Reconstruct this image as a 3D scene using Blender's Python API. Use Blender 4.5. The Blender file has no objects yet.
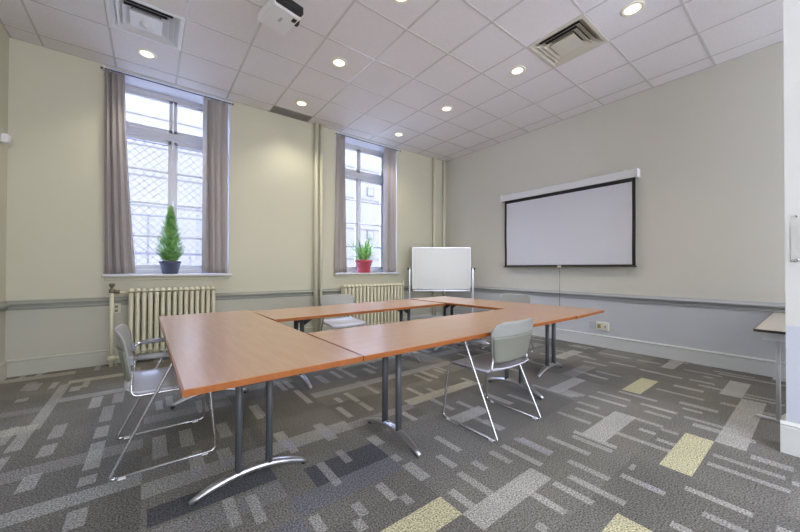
import bpy, math, random
from mathutils import Vector, Matrix
random.seed(7)
sc = bpy.context.scene
col = sc.collection
# ---------------- camera ----------------
cd = bpy.data.cameras.new('camera'); cam = bpy.data.objects.new('camera', cd); col.objects.link(cam)
cd.sensor_width = 36.0; cd.lens = 325.62 * 36 / 800; cd.clip_start = 0.02
Fv = Vector((0.60909, 0.79305, 0.009)); Rv = Vector((0.79306, -0.60914, 0.00317)); Uv = Rv.cross(Fv)
Mx = Matrix((Rv, Uv, -Fv)).transposed().to_4x4(); Mx.translation = Vector((0, 0, 1.15)); cam.matrix_world = Mx
sc.camera = cam
# ---------------- world, daylight ----------------
w = bpy.data.worlds.new('sky'); sc.world = w; w.use_nodes = True
bg = w.node_tree.nodes['Background']; bg.inputs[1].default_value = 4.4
_nt = w.node_tree; _tc = _nt.nodes.new('ShaderNodeTexCoord'); _sx = _nt.nodes.new('ShaderNodeSeparateXYZ'); _rp = _nt.nodes.new('ShaderNodeMix'); _rp.data_type = 'RGBA'
_mr = _nt.nodes.new('ShaderNodeMapRange'); _mr.inputs[1].default_value = -1; _mr.inputs[2].default_value = 1
_rp.inputs[6].default_value = (1.0, 0.98, 0.95, 1); _rp.inputs[7].default_value = (5.4, 6.6, 10.5, 1)   # warmer sky to the south, bluer to the north
_nt.links.new(_tc.outputs['Generated'], _sx.inputs[0]); _nt.links.new(_sx.outputs['Y'], _mr.inputs[0]); _nt.links.new(_mr.outputs[0], _rp.inputs[0]); _nt.links.new(_rp.outputs[2], bg.inputs[0])
LAMP_W = 52.0
sc.view_settings.view_transform = 'Standard'; sc.view_settings.look = 'None'
sc.view_settings.gamma = 1; sc.view_settings.use_curve_mapping = False
sc.view_settings.exposure = -0.3
# ---------------- room numbers ----------------
L, R, D, ZC, YR = -1.199, 5.333, 5.232, 3.59, -3.2
WT = 0.40            # thickness of the window wall
# ---------------- helpers ----------------
def tag(o, label=None, cat=None, group=None, kind=None):
    if label: o['label'] = label
    if cat: o['category'] = cat
    if group: o['group'] = group
    if kind: o['kind'] = kind
    return o
def empty(name, loc=(0, 0, 0), rz=0, **k):
    o = bpy.data.objects.new(name, None); col.objects.link(o); o.location = loc; o.rotation_euler = (0, 0, rz)
    o.empty_display_size = 0.1
    return tag(o, **k)
class MB:
    def __init__(s): s.v = []; s.f = []; s.m = []; s.sm = []
    def add(s, vs, fs, mi=0, smooth=False):
        b = len(s.v); s.v += [tuple(x) for x in vs]
        for f in fs: s.f.append([i + b for i in f]); s.m.append(mi); s.sm.append(smooth)
        return s
    def box(s, x0, x1, y0, y1, z0, z1, mi=0, b=0.0):
        if x0 > x1: x0, x1 = x1, x0
        if y0 > y1: y0, y1 = y1, y0
        if z0 > z1: z0, z1 = z1, z0
        if b <= 0:
            vs = [(x, y, z) for z in (z0, z1) for y in (y0, y1) for x in (x0, x1)]
            return s.add(vs, [(0, 2, 3, 1), (4, 5, 7, 6), (0, 1, 5, 4), (1, 3, 7, 5), (3, 2, 6, 7), (2, 0, 4, 6)], mi)
        # chamfered box
        vs = []; idx = {}
        X = (x0, x1); Y = (y0, y1); Z = (z0, z1)
        for i in (0, 1):
            for j in (0, 1):
                for k in (0, 1):
                    sx, sy, sz = (1, -1)[i] * b, (1, -1)[j] * b, (1, -1)[k] * b
                    for a in range(3):
                        p = [X[i] + sx, Y[j] + sy, Z[k] + sz]; p[a] = (X[i], Y[j], Z[k])[a]
                        idx[(i, j, k, a)] = len(vs); vs.append(tuple(p))
        fs = []
        def q(l): fs.append([idx[t] for t in l])
        for i in (0, 1): q([(i, 0, 0, 0), (i, 1, 0, 0), (i, 1, 1, 0), (i, 0, 1, 0)][::(-1 if i == 0 else 1)])
        for j in (0, 1): q([(0, j, 0, 1), (1, j, 0, 1), (1, j, 1, 1), (0, j, 1, 1)][::(1 if j == 0 else -1)])
        for k in (0, 1): q([(0, 0, k, 2), (1, 0, k, 2), (1, 1, k, 2), (0, 1, k, 2)][::(-1 if k == 0 else 1)])
        for i in (0, 1):
            for j in (0, 1): q([(i, j, 0, 0), (i, j, 1, 0), (i, j, 1, 1), (i, j, 0, 1)])
        for i in (0, 1):
            for k in (0, 1): q([(i, 0, k, 0), (i, 1, k, 0), (i, 1, k, 2), (i, 0, k, 2)])
        for j in (0, 1):
            for k in (0, 1): q([(0, j, k, 1), (1, j, k, 1), (1, j, k, 2), (0, j, k, 2)])
        for i in (0, 1):
            for j in (0, 1):
                for k in (0, 1): q([(i, j, k, 0), (i, j, k, 1), (i, j, k, 2)])
        return s.add(vs, fs, mi)
    def tube(s, pts, r, n=10, mi=0, cap=True, sq=1.0, closed=False):
        P = [Vector(p) for p in pts]; N = len(P); vs = []; fs = []
        rr = r if isinstance(r, (list, tuple)) else [r] * N
        t0 = (P[1] - P[0]).normalized(); up = Vector((0, 0, 1)) if abs(t0.z) < .9 else Vector((1, 0, 0))
        nrm = (up - t0 * up.dot(t0)).normalized()
        for i in range(N):
            if i == 0: t = (P[1] - P[0])
            elif i == N - 1: t = (P[-1] - P[-2])
            else: t = (P[i + 1] - P[i]).normalized() + (P[i] - P[i - 1]).normalized()
            t.normalize(); nrm = (nrm - t * nrm.dot(t)).normalized(); bn = t.cross(nrm)
            for k in range(n):
                a = 2 * math.pi * k / n
                vs.append(P[i] + (nrm * math.cos(a) + bn * math.sin(a) * sq) * rr[i])
        for i in range(N - 1):
            for k in range(n): fs.append((i * n + k, i * n + (k + 1) % n, (i + 1) * n + (k + 1) % n, (i + 1) * n + k))
        s.add(vs, fs, mi, True)
        if cap:
            b = len(s.v) - len(vs)
            s.f.append([b + k for k in range(n)][::-1]); s.m.append(mi); s.sm.append(False)
            s.f.append([b + (N - 1) * n + k for k in range(n)]); s.m.append(mi); s.sm.append(False)
        return s
    def lathe(s, prof, c=(0, 0, 0), n=32, mi=0, axis='z'):
        vs = []; fs = []
        for (r, h) in prof:
            for k in range(n):
                a = 2 * math.pi * k / n
                p = (r * math.cos(a), r * math.sin(a), h)
                if axis == 'x': p = (p[2], p[0], p[1])
                if axis == 'y': p = (p[0], p[2], p[1])
                vs.append((c[0] + p[0], c[1] + p[1], c[2] + p[2]))
        for i in range(len(prof) - 1):
            for k in range(n): fs.append((i * n + k, i * n + (k + 1) % n, (i + 1) * n + (k + 1) % n, (i + 1) * n + k))
        s.add(vs, fs, mi, True)
        b = len(s.v) - len(vs)
        for i, rev in ((0, True), (len(prof) - 1, False)):
            if prof[i][0] > 1e-5:
                f = [b + i * n + k for k in range(n)]; s.f.append(f[::-1] if rev else f); s.m.append(mi); s.sm.append(False)
        return s
    def prism(s, pts, axis, a0, a1, mi=0):
        # pts: 2D outline, extruded along axis
        def P(u, v, a):
            return {'x': (a, u, v), 'y': (u, a, v), 'z': (u, v, a)}[axis]
        n = len(pts); vs = [P(u, v, a0) for u, v in pts] + [P(u, v, a1) for u, v in pts]
        fs = [tuple(range(n))[::-1], tuple(range(n, 2 * n))] + [(i, (i + 1) % n, n + (i + 1) % n, n + i) for i in range(n)]
        return s.add(vs, fs, mi)
    def shell(s, fn, nu, nv, th, mi=0):
        # fn(u,v)->(point, normal) ; closed sheet of thickness th
        vs = []; fs = []
        for side in (0, 1):
            for i in range(nu + 1):
                for j in range(nv + 1):
                    p, nn = fn(i / nu, j / nv); vs.append(Vector(p) + Vector(nn).normalized() * th * (side - .5))
        W = nv + 1; O = (nu + 1) * W
        for i in range(nu):
            for j in range(nv):
                a = i * W + j; fs.append((a, a + 1, a + W + 1, a + W)); fs.append((O + a, O + a + W, O + a + W + 1, O + a + 1))
        for i in range(nu):
            a = i * W; fs.append((a, a + W, O + a + W, O + a)); a += nv; fs.append((a + W, a, O + a, O + a + W))
        for j in range(nv):
            a = j; fs.append((a + 1, a, O + a, O + a + 1)); a = nu * W + j; fs.append((a, a + 1, O + a + 1, O + a))
        return s.add(vs, fs, mi, True)
    def build(s, name, mats, parent=None, fixn=True, loc=None):
        me = bpy.data.meshes.new(name); me.from_pydata(s.v, [], s.f)
        if not isinstance(mats, (list, tuple)): mats = [mats]
        for m in mats: me.materials.append(m)
        me.polygons.foreach_set('material_index', s.m); me.polygons.foreach_set('use_smooth', s.sm)
        if fixn:
            import bmesh
            bm = bmesh.new(); bm.from_mesh(me); bmesh.ops.recalc_face_normals(bm, faces=bm.faces); bm.to_mesh(me); bm.free()
        me.update()
        o = bpy.data.objects.new(name, me); col.objects.link(o)
        if parent: o.parent = parent
        if loc: o.location = loc
        return o
def rnd(pts, r, n=5):
    """round the corners of a polyline"""
    P = [Vector(p) for p in pts]; out = [P[0]]
    for i in range(1, len(P) - 1):
        a = (P[i - 1] - P[i]); b = (P[i + 1] - P[i]); q = min(r, a.length * .45, b.length * .45)
        A = P[i] + a.normalized() * q; B = P[i] + b.normalized() * q
        for k in range(n + 1):
            t = k / n; out.append(A * (1 - t) ** 2 + P[i] * 2 * t * (1 - t) + B * t * t)
    out.append(P[-1]); return out
def copy_tree(o, parent=None):
    c = o.copy(); col.objects.link(c)
    if parent is not None: c.parent = parent
    for ch in list(o.children): copy_tree(ch, c)
    return c

# ---------------- materials ----------------
def mat(name, rgb, rough=.5, metal=0.0, noise=0.0, nscale=20, bump=0.0, bscale=80, spec=.5, **kw):
    m = bpy.data.materials.new(name); m.use_nodes = True; nt = m.node_tree; b = nt.nodes['Principled BSDF']
    b.inputs['Base Color'].default_value = (*rgb, 1); b.inputs['Roughness'].default_value = rough
    b.inputs['Metallic'].default_value = metal; b.inputs['Specular IOR Level'].default_value = spec
    for k, v in kw.items(): b.inputs[k].default_value = v
    tc = nt.nodes.new('ShaderNodeTexCoord')
    if noise:
        n = nt.nodes.new('ShaderNodeTexNoise'); n.inputs['Scale'].default_value = nscale; n.inputs['Detail'].default_value = 4
        nt.links.new(tc.outputs['Object'], n.inputs['Vector'])
        mx = nt.nodes.new('ShaderNodeMix'); mx.data_type = 'RGBA'
        mx.inputs[6].default_value = (*[c * (1 - noise) for c in rgb], 1); mx.inputs[7].default_value = (*[min(1, c * (1 + noise)) for c in rgb], 1)
        nt.links.new(n.outputs['Fac'], mx.inputs[0]); nt.links.new(mx.outputs[2], b.inputs['Base Color'])
    if bump:
        n = nt.nodes.new('ShaderNodeTexNoise'); n.inputs['Scale'].default_value = bscale
        nt.links.new(tc.outputs['Object'], n.inputs['Vector'])
        bp = nt.nodes.new('ShaderNodeBump'); bp.inputs['Strength'].default_value = bump; bp.inputs['Distance'].default_value = .003
        nt.links.new(n.outputs['Fac'], bp.inputs['Height']); nt.links.new(bp.outputs[0], b.inputs['Normal'])
    return m
M = {}
M['cream'] = mat('cream wall paint', (.60, .585, .455), .55, noise=.03, nscale=1.3, bump=.15, bscale=60)
M['creamR'] = mat('pale wall paint', (.66, .64, .565), .55, noise=.03, nscale=1.1, bump=.15, bscale=60)
M['dado'] = mat('grey dado paint with warm light tint', (.52, .51, .42), .5, noise=.03, nscale=2, bump=.15)  # warm light tinted into this copy of the neutral grey dado colour
M['dadoR'] = mat('grey dado paint', (.56, .57, .59), .5, noise=.03, nscale=2, bump=.15)
M['rail'] = mat('grey rail paint', (.31, .32, .275), .4)
M['base'] = mat('baseboard paint', (.53, .53, .45), .4, noise=.02)
M['baseR'] = mat('pale grey baseboard paint', (.62, .63, .61), .4, noise=.02)
M['white'] = mat('white window paint', (.60, .60, .62), .35)
M['whitem'] = mat('white enamelled metal', (.78, .78, .79), .35)
M['bar'] = mat('ceiling grid enamel', (.62, .60, .58), .18)
M['radiator'] = mat('cream radiator enamel', (.72, .69, .52), .3, noise=.04)
M['pipe'] = mat('cream pipe paint', (.66, .64, .50), .6)
M['brass'] = mat('aged valve metal', (.22, .19, .14), .4, .6)
M['tan'] = mat('tan board', (.50, .36, .18), .6, noise=.1)
M['postm'] = mat('charcoal powder coat', (.075, .082, .09), .4)
M['black'] = mat('black plastic', (.012, .012, .014), .4)
M['blackm'] = mat('black screen border', (.01, .01, .012), .6)
M['alu'] = mat('satin aluminium', (.55, .56, .58), .28, .9)
M['chrome'] = mat('chrome rod', (.62, .62, .64), .25, .9)
M['seat'] = mat('grey lilac moulded plastic', (.60, .60, .66), .25, noise=.03)
M['back'] = mat('pale grey green plastic', (.33, .335, .31), .35, noise=.03)
M['backd'] = mat('olive grey plastic', (.215, .22, .18), .4, noise=.03)
M['armp'] = mat('grey arm pad', (.28, .28, .29), .45)
M['fabric'] = mat('white projection fabric', (.66, .665, .72), .7)
M['board'] = mat('white melamine board', (.68, .69, .66), .22, noise=.02, nscale=3)
M['greyplate'] = mat('grey wall plate', (.48, .49, .51), .4)
M['ivory'] = mat('ivory plastic', (.76, .74, .64), .4)
M['darkslot'] = mat('dark slot', (.02, .02, .02), .8)
M['ventbeige'] = mat('beige enamel', (.60, .57, .47), .4)
M['ventgrey'] = mat('grey return grille', (.26, .25, .23), .6)
M['potblue'] = mat('slate blue glazed pot', (.075, .085, .14), .35)
M['potred'] = mat('red plastic pot', (.50, .075, .10), .35)
M['soil'] = mat('potting soil', (.05, .035, .025), .95, noise=.3, nscale=80)
M['sidetop'] = mat('beige laminate', (.50, .46, .39), .35, noise=.03, nscale=40)
M['facade'] = mat('pale render facade', (.185, .172, .145), .8, noise=.05, nscale=2)
M['facadeline'] = mat('grey joint', (.105, .10, .09), .8)
M['outpave'] = mat('pale paving', (.5, .5, .5), .9, noise=.1)
M['wire'] = mat('galvanised wire', (.11, .11, .12), .5, .3)
M['signb'] = mat('slate blue sign', (.16, .20, .34), .5)
M['brown'] = mat('dark brown edging', (.05, .035, .025), .4)
M['greymetal'] = mat('grey painted steel', (.58, .58, .59), .4)
M['redlabel'] = mat('red label', (.45, .05, .05), .5)

def ceiling_mat():
    m = mat('ceiling tile', (.70, .685, .68), .8); nt = m.node_tree; b = nt.nodes['Principled BSDF']
    tc = nt.nodes.new('ShaderNodeTexCoord')
    v = nt.nodes.new('ShaderNodeTexNoise'); v.inputs['Scale'].default_value = 160; v.inputs['Detail'].default_value = 3
    nt.links.new(tc.outputs['Object'], v.inputs['Vector'])
    r = nt.nodes.new('ShaderNodeMapRange'); r.inputs[1].default_value = .3; r.inputs[2].default_value = .55; r.inputs[3].default_value = .88; r.inputs[4].default_value = 1
    nt.links.new(v.outputs['Fac'], r.inputs[0])
    mx = nt.nodes.new('ShaderNodeMix'); mx.data_type = 'RGBA'; mx.blend_type = 'MULTIPLY'; mx.inputs[0].default_value = 1
    mx.inputs[6].default_value = (.80, .765, .76, 1); nt.links.new(r.outputs[0], mx.inputs[7]); nt.links.new(mx.outputs[2], b.inputs['Base Color'])
    bp = nt.nodes.new('ShaderNodeBump'); bp.inputs['Strength'].default_value = .3; bp.inputs['Distance'].default_value = .002
    nt.links.new(v.outputs['Fac'], bp.inputs['Height']); nt.links.new(bp.outputs[0], b.inputs['Normal'])
    return m
M['tile'] = ceiling_mat()
def wood_mat(name, a, c, rough, sx=1.2, sy=14):
    m = mat(name, a, rough); nt = m.node_tree; b = nt.nodes['Principled BSDF']
    tc = nt.nodes.new('ShaderNodeTexCoord'); mp = nt.nodes.new('ShaderNodeMapping'); mp.inputs['Scale'].default_value = (sx, sy, 4)
    nt.links.new(tc.outputs['Object'], mp.inputs[0])
    n = nt.nodes.new('ShaderNodeTexNoise'); n.inputs['Scale'].default_value = 3; n.inputs['Detail'].default_value = 8; n.inputs['Roughness'].default_value = .65
    nt.links.new(mp.outputs[0], n.inputs['Vector'])
    r = nt.nodes.new('ShaderNodeValToRGB'); r.color_ramp.elements[0].position = .35; r.color_ramp.elements[1].position = .68
    r.color_ramp.elements[0].color = (*a, 1); r.color_ramp.elements[1].color = (*c, 1)
    nt.links.new(n.outputs['Fac'], r.inputs[0]); nt.links.new(r.outputs[0], b.inputs['Base Color'])
    return m
M['cherry'] = wood_mat('cherry laminate', (.45, .235, .118), (.52, .285, .15), .32)
for _k, _v in (('Coat Weight', .8), ('Coat Roughness', .24), ('Coat IOR', 1.6)): M['cherry'].node_tree.nodes['Principled BSDF'].inputs[_k].default_value = _v
M['cherryedge'] = wood_mat('cherry edge band', (.29, .085, .012), (.35, .11, .02), .3)
def curtain_mat():
    m = mat('taupe curtain cloth', (.52, .48, .47), .85, noise=.08, nscale=60)
    nt = m.node_tree; b = nt.nodes['Principled BSDF']; out = nt.nodes['Material Output']
    tr = nt.nodes.new('ShaderNodeBsdfTranslucent'); tr.inputs[0].default_value = (.55, .52, .56, 1)
    mx = nt.nodes.new('ShaderNodeMixShader'); mx.inputs[0].default_value = .14
    nt.links.new(b.outputs[0], mx.inputs[1]); nt.links.new(tr.outputs[0], mx.inputs[2]); nt.links.new(mx.outputs[0], out.inputs[0])
    return m
M['curtain'] = curtain_mat()
def clear_mat(name, tint, gl=.5, rough=.02):
    m = bpy.data.materials.new(name); m.use_nodes = True; nt = m.node_tree; nt.nodes.clear()
    out = nt.nodes.new('ShaderNodeOutputMaterial'); t = nt.nodes.new('ShaderNodeBsdfTransparent'); t.inputs[0].default_value = (*tint, 1)
    g = nt.nodes.new('ShaderNodeBsdfGlossy'); g.inputs['Roughness'].default_value = rough
    lw = nt.nodes.new('ShaderNodeLayerWeight'); lw.inputs[0].default_value = .2
    fr = nt.nodes.new('ShaderNodeMath'); fr.operation = 'MULTIPLY_ADD'; fr.inputs[1].default_value = gl; fr.inputs[2].default_value = .012; nt.links.new(lw.outputs['Facing'], fr.inputs[0])
    mx = nt.nodes.new('ShaderNodeMixShader'); nt.links.new(fr.outputs[0], mx.inputs[0])
    nt.links.new(t.outputs[0], mx.inputs[1]); nt.links.new(g.outputs[0], mx.inputs[2]); nt.links.new(mx.outputs[0], out.inputs[0])
    return m
M['glass'] = clear_mat('window glass', (.97, .98, 1.0))
M['acrylic'] = clear_mat('clear acrylic', (.996, .996, .994), .2, .1)
def leaf_mat(name, a, c):
    m = mat(name, a, .5, noise=0); nt = m.node_tree; b = nt.nodes['Principled BSDF']
    tc = nt.nodes.new('ShaderNodeTexCoord'); n = nt.nodes.new('ShaderNodeTexNoise'); n.inputs['Scale'].default_value = 18
    nt.links.new(tc.outputs['Object'], n.inputs['Vector'])
    r = nt.nodes.new('ShaderNodeValToRGB'); r.color_ramp.elements[0].position = .4; r.color_ramp.elements[1].position = .62
    r.color_ramp.elements[0].color = (*a, 1); r.color_ramp.elements[1].color = (*c, 1)
    nt.links.new(n.outputs['Fac'], r.inputs[0]); nt.links.new(r.outputs[0], b.inputs['Base Color'])
    out = nt.nodes['Material Output']; tr = nt.nodes.new('ShaderNodeBsdfTranslucent'); nt.links.new(r.outputs[0], tr.inputs[0])
    mx = nt.nodes.new('ShaderNodeMixShader'); mx.inputs[0].default_value = .35
    nt.links.new(b.outputs[0], mx.inputs[1]); nt.links.new(tr.outputs[0], mx.inputs[2]); nt.links.new(mx.outputs[0], out.inputs[0])
    return m
M['conifer'] = leaf_mat('conifer green', (.13, .33, .08), (.40, .62, .20))
M['fern'] = leaf_mat('fern green', (.14, .36, .08), (.40, .60, .20))
def lamp_mat():
    m = bpy.data.materials.new('lit lamp'); m.use_nodes = True; b = m.node_tree.nodes['Principled BSDF']
    b.inputs['Base Color'].default_value = (1, .95, .85, 1); b.inputs['Emission Color'].default_value = (1, .93, .74, 1); b.inputs['Emission Strength'].default_value = 2.2
    return m
M['lamp'] = lamp_mat()
M['lamp_rim'] = mat('lamp reflector', (.85, .80, .62), .3)

# ---------------- floor: carpet with its woven pattern ----------------
RECTS = [(-1.2,3.40,-.63,3.55,'p'),(-1.2,3.84,-.63,3.95,'f'),(-.63,3.98,-.03,4.10,'b'),(-1.2,4.97,-.63,5.10,'p'),(-.63,4.58,-.03,4.70,'p'),
(-1.2,2.66,-.03,2.80,'f'),(-1.2,2.21,-.03,2.35,'b'),(-.03,2.06,1.17,2.21,'b'),(1.17,2.06,1.77,2.18,'f'),(-.03,1.66,.57,1.80,'f'),
(.57,1.48,1.17,1.62,'e'),(-.03,1.35,.57,1.48,'e'),(.70,1.62,1.17,1.83,'k'),(.0,1.82,.57,1.97,'k'),
(.0,1.03,1.17,1.18,'y'),(1.17,.91,1.77,1.05,'g'),(2.4,.90,3.0,1.05,'g'),(2.4,.45,3.0,.60,'y'),(4.2,.45,4.8,.60,'g'),(3.0,.31,4.2,.46,'g'),
(4.8,1.06,5.31,1.20,'g'),(1.0,.46,1.77,.59,'y'),(3.6,1.04,4.16,1.20,'y'),(3.6,1.64,4.16,1.78,'f'),(3.0,1.50,3.6,1.64,'g'),
(1.17,2.76,2.97,2.88,'b'),(1.77,2.13,2.6,2.25,'p'),(1.80,1.65,2.2,1.78,'g'),(.57,3.3,1.17,3.45,'f'),(1.77,3.4,2.97,3.55,'p'),
(3.0,3.1,3.6,3.25,'f'),(4.2,2.6,4.8,2.75,'f'),(4.2,2.05,4.8,2.2,'g'),(-.03,3.05,.57,3.2,'f'),(2.97,3.9,4.2,4.05,'b'),(.57,3.95,1.77,4.1,'b')]
DASH = [(-0.87,4.53,4.76),(-0.87,4.21,4.29),(-0.55,4.28,4.42),(-0.66,3.43,4.58),(-0.67,3.09,3.40),(-0.50,3.18,3.41),(-0.51,2.91,3.08),(-0.36,3.67,3.95),(-0.27,3.30,3.64),(-0.27,3.00,3.19),(-0.21,3.69,3.95),(-0.51,2.50,2.69),(-0.27,2.57,2.93),(-0.27,2.39,2.48),(-0.26,2.02,2.17),(0.95,1.72,1.88),(0.80,1.58,1.82),(0.97,1.32,1.46),(0.81,1.31,1.41),(0.76,1.23,1.30),(1.02,1.23,1.31),(0.61,1.34,1.46),(1.21,1.33,1.50),(1.20,1.56,1.63),(1.57,1.42,1.62),(1.54,1.20,1.29),(1.39,0.97,1.25),(1.24,1.05,1.19),(1.71,1.13,1.29),(1.84,1.02,1.29),(1.99,1.04,1.29),(2.17,0.89,1.17),(1.56,0.78,1.02),(1.39,0.74,0.80),(1.42,1.32,1.46),(2.61,1.07,1.30),(2.81,0.98,1.27),(2.40,0.83,1.09),(2.33,0.82,1.07),(2.00,1.04,1.26),(2.00,0.72,0.95),(1.87,0.61,0.88),(1.73,0.71,0.89),(1.57,0.75,0.90),(2.10,0.51,0.71),(2.24,0.67,0.71),(2.62,0.61,0.89),(2.82,0.72,0.81),(2.98,0.73,0.91),(2.75,0.61,0.71),(2.93,0.62,0.72),(3.20,0.72,0.90),(3.35,0.72,0.90),(3.89,0.64,0.99),(4.15,0.69,0.93),(4.90,0.67,0.99),(5.01,0.45,0.72),(4.51,0.67,0.86),(4.74,0.73,0.79),(4.48,0.93,1.29),(3.93,0.23,0.56),(3.66,0.53,0.77),(3.53,0.61,0.73),(3.34,0.30,0.67),(3.22,0.27,0.60),(2.78,0.13,0.44),(2.64,0.12,0.43),(2.26,0.21,0.45),(2.09,0.22,0.35),(1.89,0.36,0.43),(2.10,0.51,0.61),(2.95,0.12,0.28),(2.76,0.08,0.11),(3.35,1.05,1.31),(3.18,1.02,1.31),(2.97,1.13,1.31),(3.53,0.90,1.18),(3.36,0.72,0.97),(4.33,1.58,1.86),(4.56,1.36,1.63),(4.01,1.34,1.58),(3.03,1.39,1.77),(4.94,1.54,1.90),(4.94,1.22,1.46),(4.50,1.12,1.32),(4.53,1.78,2.03),(4.58,1.88,2.37),(1.62,1.91,2.06),(1.98,1.85,2.11),(2.46,1.64,1.93),(2.30,2.47,2.74),(2.42,2.49,2.78),(2.02,1.40,1.59),(2.62,1.49,1.77),(1.45,2.46,2.70),(1.45,2.25,2.45),(1.25,2.23,2.47),(1.09,2.69,3.04),(0.99,2.01,2.29),(0.73,2.02,2.35),(1.68,2.52,2.90),(1.74,3.02,3.45),(1.61,3.10,3.36),(1.97,3.03,3.25),(0.69,2.64,2.92),(1.02,3.10,3.39),(1.09,3.13,3.38),(1.21,1.78,1.91),(1.43,3.05,3.32),(1.33,2.54,2.67),(0.71,2.67,2.93),(0.42,2.49,2.72),(0.70,2.13,2.33),(0.20,2.51,2.79),(0.35,3.03,3.32),(0.06,2.46,2.78),(0.37,2.13,2.33)]
CX, CY, CS = -1.35, -0.6, 0.0245
NX, NY = int((R + .15 - CX) / CS) + 1, int((D + .1 - CY) / CS) + 1
KC = {'p': (.36, .345, .28), 'b': (.30, .295, .27), 'f': (.24, .232, .212), 'y': (.50, .47, .30), 'g': (.38, .365, .33), 'e': (.18, .178, .182), 'k': (.095, .095, .10)}
base = {}
rr = random.Random(3)
def tile_base(x, y):
    k = (math.floor((x + .03) / .6), math.floor((y - .12) / .605))
    if k not in base: base[k] = .165 * (1 + rr.uniform(-.16, .16))
    return base[k]
dl = [(x, a, b, .075 if x < .6 else .052) for x, a, b in DASH]
taken = {}
for x, a, b, w_ in dl: taken.setdefault((math.floor((x + .03) / .6), math.floor(((a + b) / 2 - .12) / .605)), []).append(1)
for i in range(-2, 11):
    for j in range(-5, 9):
        if len(taken.get((i, j), [])) < 2:
            for q in range(3 - len(taken.get((i, j), []))):
                x = -.03 + .6 * i + rr.uniform(.06, .54); a = .12 + .605 * j + rr.uniform(0, .35)
                dl.append((x, a, a + rr.uniform(.15, .32), .052))
grid = [[None] * NX for _ in range(NY)]
def paint(x0, y0, x1, y1, fn):
    for j in range(max(0, int((y0 - CY) / CS + .5)), min(NY, int((y1 - CY) / CS + .5))):
        for i in range(max(0, int((x0 - CX) / CS + .5)), min(NX, int((x1 - CX) / CS + .5))):
            grid[j][i] = fn(grid[j][i])
for j in range(NY):
    for i in range(NX):
        t = tile_base(CX + (i + .5) * CS, CY + (j + .5) * CS); grid[j][i] = (t * 1.08, t * 1.03, t * .90)
for x0, y0, x1, y1, k in RECTS: paint(x0, y0, x1, y1, lambda c, k=k: KC[k])
for n_, (x, a, b, w_) in enumerate(dl):
    f_ = .125 + .04 * ((n_ * 37) % 5) / 4
    paint(x - w_ / 2, a, x + w_ / 2, b, lambda c, f_=f_: tuple(min(.42, v * .55 + (f_ + .075) * (1.03, 1.0, .90)[q_]) if v < .28 else v * 1.08 for q_, v in enumerate(c)))
vs = [(CX + i * CS, CY + j * CS, 0) for j in range(NY + 1) for i in range(NX + 1)]
fs = [(j * (NX + 1) + i, j * (NX + 1) + i + 1, (j + 1) * (NX + 1) + i + 1, (j + 1) * (NX + 1) + i) for j in range(NY) for i in range(NX)]
colrs = []
for j in range(NY):
    for i in range(NX): colrs += [(*grid[j][i], 1.0)] * 4
b0 = len(vs)
vs += [(CX, YR, 0), (CX + NX * CS, YR, 0), (CX + NX * CS, CY, 0), (CX, CY, 0)]; fs.append((b0, b0 + 1, b0 + 2, b0 + 3)); colrs += [(.15, .15, .15, 1)] * 4
me = bpy.data.meshes.new('floor'); me.from_pydata(vs, [], fs)
ca = me.color_attributes.new('weave', 'FLOAT_COLOR', 'CORNER')
ca.data.foreach_set('color', [c for q in colrs for c in q])
m = mat('patterned carpet', (.1, .1, .1), .95, spec=.15); nt = m.node_tree; b = nt.nodes['Principled BSDF']
at = nt.nodes.new('ShaderNodeAttribute'); at.attribute_name = 'weave'
tc = nt.nodes.new('ShaderNodeTexCoord')
n1 = nt.nodes.new('ShaderNodeTexNoise'); n1.inputs['Scale'].default_value = 130; n1.inputs['Detail'].default_value = 3
n2 = nt.nodes.new('ShaderNodeTexNoise'); n2.inputs['Scale'].default_value = 2.2; n2.inputs['Detail'].default_value = 3
for n_ in (n1, n2): nt.links.new(tc.outputs['Object'], n_.inputs['Vector'])
r1 = nt.nodes.new('ShaderNodeMapRange'); r1.inputs[1].default_value = .32; r1.inputs[2].default_value = .68; r1.inputs[3].default_value = .3; r1.inputs[4].default_value = 1.7
r2 = nt.nodes.new('ShaderNodeMapRange'); r2.inputs[1].default_value = .3; r2.inputs[2].default_value = .7; r2.inputs[3].default_value = .88; r2.inputs[4].default_value = 1.12
nt.links.new(n1.outputs['Fac'], r1.inputs[0]); nt.links.new(n2.outputs['Fac'], r2.inputs[0])
mu = nt.nodes.new('ShaderNodeMath'); mu.operation = 'MULTIPLY'; nt.links.new(r1.outputs[0], mu.inputs[0]); nt.links.new(r2.outputs[0], mu.inputs[1])
vm = nt.nodes.new('ShaderNodeVectorMath'); vm.operation = 'SCALE'; nt.links.new(at.outputs['Color'], vm.inputs[0]); nt.links.new(mu.outputs[0], vm.inputs['Scale'])
nt.links.new(vm.outputs[0], b.inputs['Base Color'])
bp = nt.nodes.new('ShaderNodeBump'); bp.inputs['Strength'].default_value = .6; bp.inputs['Distance'].default_value = .004
nt.links.new(n1.outputs['Fac'], bp.inputs['Height']); nt.links.new(bp.outputs[0], b.inputs['Normal'])
me.materials.append(m); fl = bpy.data.objects.new('floor', me); col.objects.link(fl); tag(fl, kind='structure')

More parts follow.
